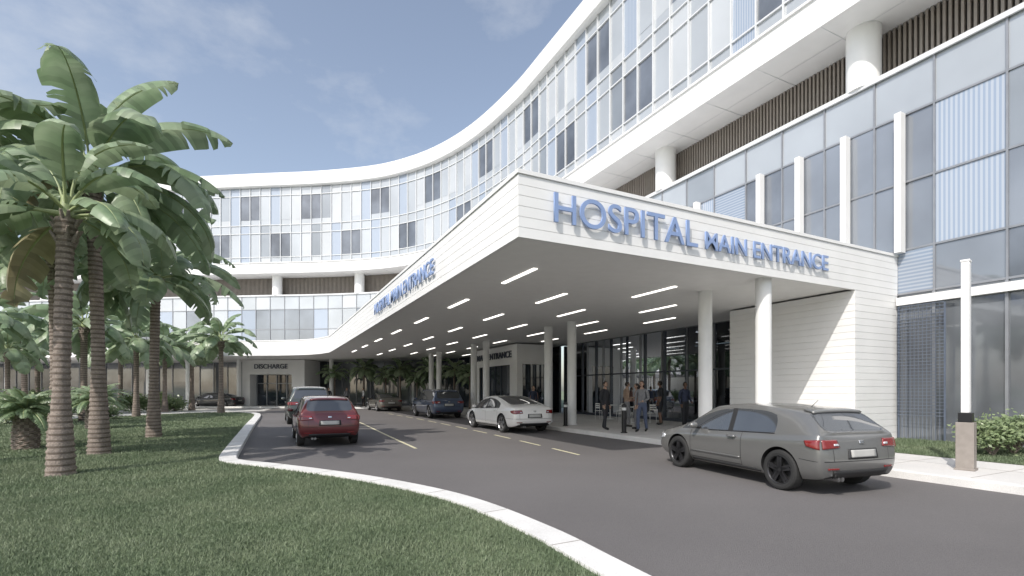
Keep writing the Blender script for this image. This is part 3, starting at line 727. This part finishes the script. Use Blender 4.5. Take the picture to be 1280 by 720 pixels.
        patch('tailgate_edge_'+nmz,'rear',[(sd*W2*.66,b0-.36),(sd*W2*.668,b0-.36),(sd*W2*.668,b0-.18),(sd*W2*.66,b0-.18)],trim,.0015,0,1,8)
        patch('bumper_line_'+nmz,nmz,[(.07,b0-.37),(s['ax'][0]-s['r']*1.15,b0-.35),(s['ax'][0]-s['r']*1.15,b0-.342),(.07,b0-.362)],trim,.0015,0,8,1)
        L=s['L']; fb=s['belt'][-2]
        patch('head_lamp_'+nmz,'front',[(sd*W2*.48,fb-.16),(sd*W2*.80,fb-.13),(sd*W2*.80,fb-.02),(sd*W2*.52,fb-.08)],clearl,.008)
        patch('head_lamp_side_'+nmz,nmz,[(L-.38,fb-.10),(L-.14,fb-.15),(L-.14,fb-.06),(L-.36,fb-.02)],clearl,.008)
        for k,x in enumerate(s['seams']):
            xb=np.interp(x,s['x'],s['belt'])
            patch('door_seam_%d_%s'%(k,nmz),nmz,[(x-.005,.30),(x+.005,.30),(x+.005,xb-.02),(x-.005,xb-.02)],trim,.0015,0,1,16)
        sx=s['seams']
        patch('sill_seam_'+nmz,nmz,[(sx[0],.295),(sx[-1],.295),(sx[-1],.305),(sx[0],.305)],trim,.0015,0,24,1)
        patch('side_moulding_'+nmz,nmz,[(sx[0]+.02,.42),(sx[-1]-.02,.42),(sx[-1]-.02,.445),(sx[0]+.02,.445)],paint,.010,.02,20,2)
        patch('belt_strip_'+nmz,nmz,[(s['x'][3],np.interp(s['x'][3],s['x'],s['belt'])-.012),(s['x'][7],s['belt'][7]-.012),(s['x'][7],s['belt'][7]+.004),(s['x'][3],np.interp(s['x'][3],s['x'],s['belt'])+.004)],trim,.004,.008,24,2)
        for k,x in enumerate(sx[:-1]):
            hx=x+.12; hz=np.interp(hx,s['x'],s['belt'])-.12
            patch('door_handle_%d_%s'%(k,nmz),nmz,[(hx,hz),(hx+.17,hz),(hx+.17,hz+.03),(hx,hz+.03)],paint,.03,.05,6,3)
        patch('sill_trim_'+nmz,nmz,[(s['ax'][0]+.42,.235),(s['ax'][1]-.42,.235),(s['ax'][1]-.42,.275),(s['ax'][0]+.42,.275)],trim,.006,.01,16,2)
        mx_=s['x'][8]-.55; mz=s['belt'][7]+.07; mm=MB()
        n=8
        rws=[]
        for a in range(n+1):
            t_=math.pi*a/n; rws.append([(mx_+.055*math.cos(t_), sd*(W2+.085+.10*math.sin(t_)*math.cos(b)), mz+.065*math.sin(t_)*math.sin(b)) for b in [2*math.pi*q/12 for q in range(12)]])
        mm.grid(rws,0,closed=True); mm.box(mx_-.01,mx_+.03,min(sd*(W2-.10),sd*(W2+.06)),max(sd*(W2-.10),sd*(W2+.06)),mz-.06,mz-.03,1)
        mm.build('mirror_'+nmz,[paint,trim],e,smooth=True)
    patch('number_plate','rear',[(-.26,b0-.31),(.26,b0-.31),(.26,b0-.20),(-.26,b0-.20)],platem,.012)
    patch('plate_recess','rear',[(-.32,b0-.335),(.32,b0-.335),(.30,b0-.18),(-.30,b0-.18)],trim,.004)
    patch('badge','rear',[(-.05,b0-.11),(.05,b0-.11),(.05,b0-.06),(-.05,b0-.06)],chrome,.010)
    patch('tailgate_seam','rear',[(-W2*.86,b0-.372),(W2*.86,b0-.372),(W2*.86,b0-.360),(-W2*.86,b0-.360)],trim,.0015,0,32,1)
    patch('rear_valance','rear',[(-W2*.60,.28),(W2*.60,.28),(W2*.66,.40),(-W2*.66,.40)],trim,.008,.015,20,3)
    patch('grille','front',[(-.38,.34),(.38,.34),(.34,fb-.12),(-.34,fb-.12)],trim,.006)
    mb=MB()
    for yy in(.42,.50): mb.cyl((-.01,yy,.27),(.2,yy,.27),.035,.035,12,0)
    if style!='sedan': mb.cyl((.14,0,be+.08),(.12,.30,be+.07),.008,.006,6,1)
    mb.cyl((s['x'][3],0,s['top'][3]-.01),(s['x'][3]-.12,0,s['top'][3]+.10),.006,.003,6,1)
    mb.build('exhaust_and_wiper',[exh,trim],e)
    if style!='sedan':
        patch('roof_spoiler','top',[(s['x'][2]-.02,-W2*.6),(s['x'][2]+.16,-W2*.58),(s['x'][2]+.16,W2*.58),(s['x'][2]-.02,W2*.6)],paint,.018,.03,6,12)
    k=0
    for ax in s['ax']:
        for sd in(1,-1):
            k+=1; wheel('wheel_%d'%k,e,ax,sd*(W2-.12),s['r'],.225,sd,rim)
    return e
def paintm(n,c,metal=.2,rough=.3): return mat(n,c,rough,metal,var=.02,coat=1)
gp=paintm('silver_grey_paint',(.185,.185,.18),.45); rp=paintm('red_paint',(.12,.018,.02),.2); wp=paintm('white_paint',(.78,.77,.75),.0); bp=paintm('dark_blue_paint',(.065,.09,.15),.3); bk=paintm('black_paint',(.02,.022,.025),.1); sp=paintm('bronze_grey_paint',(.17,.16,.14),.4); gk=paintm('dark_green_grey_paint',(.06,.07,.065),.2)
make_car('parked_car','hatch',gp,(8.33,4.42),math.radians(82.5),rim=rimd,sz=1.01)
make_car('parked_car','sedan',wp,(9.1,16.3),math.radians(91))
make_car('parked_car','cross',rp,(1.62,15.1),math.radians(90),sz=.97)
make_car('parked_car','suv',bp,(9.4,27.0),math.radians(90))
make_car('parked_car','sedan',sp,(8.6,38.2),math.radians(92))
make_car('parked_car','suv',gk,(1.85,25.2),math.radians(90),sz=1.07)
make_car('parked_car','sedan',bk,(-2.4,53.4),math.radians(147))
# ------------------------------------------------------------ people
skinm=mat('skin',(.42,.27,.2),.5); skind=mat('skin_dark',(.16,.09,.06),.5); hair=mat('hair_dark',(.02,.015,.012),.6); eyem=mat('eye',(.02,.02,.02),.2); shoe=mat('shoe',(.02,.02,.02),.5); lipm=mat('lip',(.3,.12,.1),.5)
def cloth(n,c): return mat(n,c,.85,var=.12,vs=12,bump=.3,bs=30)
def person(loc,face,top,bot,skin,stride=0,armbend=(0,0),sleeve='long',longhair=False,skirt=False,shorts=False,h=1.75,lean=0):
    J={};R={}
    def j(n,p,r): J[n]=Vector((p[0],p[1]+lean*max(0,p[2]-.95),p[2])); R[n]=r
    j('pel',(0,0,.95),(.14,.11)); j('waist',(0,0,1.10),(.14,.105)); j('chest',(0,-.01,1.30),(.165,.12)); j('uch',(0,-.01,1.42),(.11,.085)); j('neck',(0,.0,1.50),(.055,.055)); j('hd',(0,.015,1.58),(.05,.055))
    E=[('pel','waist','t'),('waist','chest','t'),('chest','uch','t'),('uch','neck','t'),('neck','hd','s')]
    for sd,n in((1,'r'),(-1,'l')):
        st=stride*sd
        j('hip'+n,(sd*.095,0,.88),(.10,.10)); j('kn'+n,(sd*.10,st*.5+.03,.50),(.07,.072)); j('an'+n,(sd*.10,st-.02-abs(st)*.1,.095+max(0,-st)*.12),(.052,.055)); j('he'+n,(sd*.10,st-.03,.055+max(0,-st)*.1),(.042,.042)); j('to'+n,(sd*.115,st+.15,.038),(.042,.03))
        E+=[('pel','hip'+n,'b'),('hip'+n,'kn'+n,'b'),('kn'+n,'an'+n,'k' if shorts else 'b'),('an'+n,'he'+n,'f'),('he'+n,'to'+n,'f')]
        ab=armbend[0 if sd>0 else 1]
        j('sh'+n,(sd*.18,-.01,1.415),(.066,.066)); el=(sd*.23,-.03-st*.15,1.14); j('el'+n,el,(.05,.05))
        f=.26; wr_=(el[0]-sd*.08*ab,el[1]+math.sin(ab)*f+.03,el[2]-math.cos(ab)*f); j('wr'+n,wr_,(.033,.034)); dv=(Vector(wr_)-Vector(el)).normalized(); pm=Vector(wr_)+dv*.06; j('pa'+n,tuple(pm),(.034,.022))
        E+=[('uch','sh'+n,'t'),('sh'+n,'el'+n,'t'),('el'+n,'wr'+n,'t' if sleeve=='long' else 's'),('wr'+n,'pa'+n,'s')]
    names=list(J); me=bpy.data.meshes.new('p'); me.from_pydata([J[n] for n in names],[(names.index(a),names.index(b)) for a,b,_ in E],[])
    o=bpy.data.objects.new('body',me); col.objects.link(o)
    sk=o.modifiers.new('sk','SKIN'); sk.use_smooth_shade=True
    for i,n in enumerate(names):
        me.skin_vertices[0].data[i].radius=R[n]; me.skin_vertices[0].data[i].use_root=(n=='pel')
    su=o.modifiers.new('su','SUBSURF'); su.levels=su.render_levels=2
    bpy.context.view_layer.update(); dg=bpy.context.evaluated_depsgraph_get(); nm=bpy.data.meshes.new_from_object(o.evaluated_get(dg)); o.modifiers.clear(); o.data=nm
    nm.materials.clear()
    for m in (top,bot,skin,shoe): nm.materials.append(m)
    segs=[(J[a],J[b],c) for a,b,c in E]; mi={'t':0,'b':1,'s':2,'f':3,'k':2}
    for p in nm.polygons:
        c=p.center; bd=9;bc='t'
        for a,b,k in segs:
            ab=b-a; t=max(0,min(1,(c-a).dot(ab)/ab.length_squared)); d=(c-a-ab*t).length
            if d<bd: bd=d;bc=k
        if bc=='t' and c.z<1.0 and abs(c.x)<.16: bc='b'
        p.material_index=mi[bc]; p.use_smooth=True
    sz=h/1.76; e=empty('person',(loc[0],loc[1],loc[2] if len(loc)>2 else .152),face); e.scale=(sz,)*3; o.parent=e
    hb=MB(); HC=Vector((0,.02+lean*.7,1.655)); nl,nn=14,18
    def hp(a,b,k=1.0,):
        th=math.pi*a/nl; ph=2*math.pi*b/nn; x=math.sin(th)*math.cos(ph)*.074; y=math.sin(th)*math.sin(ph)*.094; z=math.cos(th)*.112
        if z<0: f=1-.32*(-z/.112); x*=f; y=y*f+.012*(-z/.112)
        return HC+Vector((x,y,z))*k
    hb.grid([[hp(a,b) for b in range(nn)] for a in range(nl+1)],0,closed=True)
    hb.hexa([HC+Vector(q) for q in[(-.013,.085,-.03),(.013,.085,-.03),(.008,.112,-.028),(-.008,.112,-.028),(-.006,.085,.015),(.006,.085,.015),(.004,.094,.012),(-.004,.094,.012)]],0)
    for sd in(1,-1):
        hb.cyl(HC+Vector((sd*.03,.082,.008)),HC+Vector((sd*.03,.091,.008)),.011,.009,8,2)
        hb.cyl(HC+Vector((sd*.068,-.005,-.005)),HC+Vector((sd*.084,-.012,0)),.026,.022,8,0)
    hb.hexa([HC+Vector(q) for q in[(-.022,.07,-.062),(.022,.07,-.062),(.018,.092,-.06),(-.018,.092,-.06),(-.022,.07,-.05),(.022,.07,-.05),(.018,.092,-.052),(-.018,.092,-.052)]],3)
    def hh(a,b):
        v=hp(a,b,1.1)
        if longhair and a>6:
            k=a-6; ph=2*math.pi*b/nn; v=HC+Vector((math.cos(ph)*.085,min(.0,math.sin(ph))*.11-.012*k*.3,-.02-.028*k))
        return v
    for a in range(0,12 if longhair else 9):
        for b in range(nn):
            ph=2*math.pi*(b+.5)/nn; fr=math.sin(ph)
            if (fr>.35 and a>3) or (fr>-.1 and a>6): continue
            hb.face([hh(a,b),hh(a,b+1),hh(a+1,b+1),hh(a+1,b)],1)
    hb.build('head',[skin,hair,eyem,lipm],e,smooth=True)
    fb=MB()
    for n,sd in(('r',1),('l',-1)):
        w0=J['wr'+n];pa_=J['pa'+n];dv=(pa_-w0).normalized(); lat=Vector((0,1,0)) if abs(dv.y)<.8 else Vector((sd*1,0,0)); lat=(lat-dv*lat.dot(dv)).normalized(); cu=dv.cross(lat).normalized()*(-sd if abs(dv.y)<.8 else 1)
        for k,(o_,l_) in enumerate(((.026,.07),(.009,.08),(-.009,.075),(-.025,.06))):
            a=pa_+lat*o_+dv*.02; b=a+dv*l_*.5+cu*.004; c=b+dv*l_*.4+cu*.02; fb.cyl(a,b,.009,.008,7); fb.cyl(b,c,.008,.006,7)
        a=w0+dv*.03+lat*.025; b=a+lat*.025+dv*.03; c=b+dv*.03+cu*.008; fb.cyl(a,b,.011,.009,7); fb.cyl(b,c,.009,.007,7)
    fb.build('fingers',[skin],e,smooth=True)
    if skirt:
        kb=MB(); kb.grid([[(math.cos(a)*r_,math.sin(a)*r_*.8,z) for a in [2*math.pi*i/20 for i in range(20)]] for z,r_ in((1.02,.15),(.9,.195),(.7,.21),(.52,.22))],0,closed=True); kb.build('skirt',[bot],e,smooth=True)
    return e
blk=cloth('dark_suit',(.03,.031,.036)); nav=cloth('navy_cloth',(.04,.05,.09)); gry=cloth('grey_cloth',(.20,.20,.21)); tan=cloth('tan_cloth',(.34,.24,.18)); wht=cloth('white_shirt',(.6,.6,.6)); jean=cloth('jeans',(.08,.10,.16)); pnk=cloth('brown_pink',(.30,.17,.14))
person((11.55,15.2),math.radians(200),blk,blk,skinm,.10,(.3,.2),h=1.84)
person((13.2,15.9),math.radians(250),tan,gry,skinm,.04,(1.6,1.2),h=1.84)
person((12.15,13.8),math.radians(120),gry,jean,skinm,.16,(.5,1.3),h=1.84,longhair=True)
person((12.7,14.7),math.radians(60),pnk,gry,skinm,.03,(1.4,.3),h=1.76,longhair=True)
person((15.3,16.2),math.radians(30),blk,blk,skind,.05,(1.3,.2),h=1.90,sleeve='short',shorts=True)
person((15.6,15.1),math.radians(170),nav,blk,skind,.08,(.2,.9),h=1.84)
person((13.4,24.2),math.radians(180),nav,gry,skinm,.15,(.2,.3),h=1.75)
person((14.0,25.2),math.radians(150),pnk,blk,skinm,.05,(1.0,.3),h=1.70,skirt=True)
person((5.2,49.6),math.radians(180),blk,blk,skinm,.15,(.2,.3)); person((4.4,49.8),math.radians(0),blk,jean,skinm,.1,(.9,.3)); person((6.6,47.9),math.radians(200),gry,blk,skinm,.18,(.2,.4))
person((8.0,47.2),math.radians(90),wht,blk,skinm,.1,(.3,.2))
# ------------------------------------------------------------ cafe furniture
def chair(loc,rz):
    e=empty('cafe_chair',(*loc,.152),rz); mb=MB()
    for x in(-.2,.2):
        mb.cyl((x,-.2,0),(x*.9,-.18,.44),.012,.012,8); mb.cyl((x,.2,0),(x*.95,.19,.82),.012,.012,8)
    mb.box(-.22,.22,-.21,.21,.44,.465)
    for z in(.58,.68,.78): mb.box(-.2,.2,.18,.20,z,z+.06)
    mb.build('frame',[M['column']],e)
def table(loc):
    e=empty('cafe_table',(*loc,.152)); mb=MB(); mb.cyl((0,0,.72),(0,0,.75),.38,.38,28); mb.cyl((0,0,.02),(0,0,.72),.03,.03,12); mb.cyl((0,0,0),(0,0,.03),.24,.22,24); mb.build('top_and_base',[M['column']],e)
table((15.2,17.6)); chair((14.6,17.7),1.5); chair((15.8,17.4),-1.5); chair((15.2,18.3),0); table((16.0,20.6)); chair((15.4,20.6),1.5); chair((16.2,19.9),3.1)
print('objects',len(bpy.data.objects))
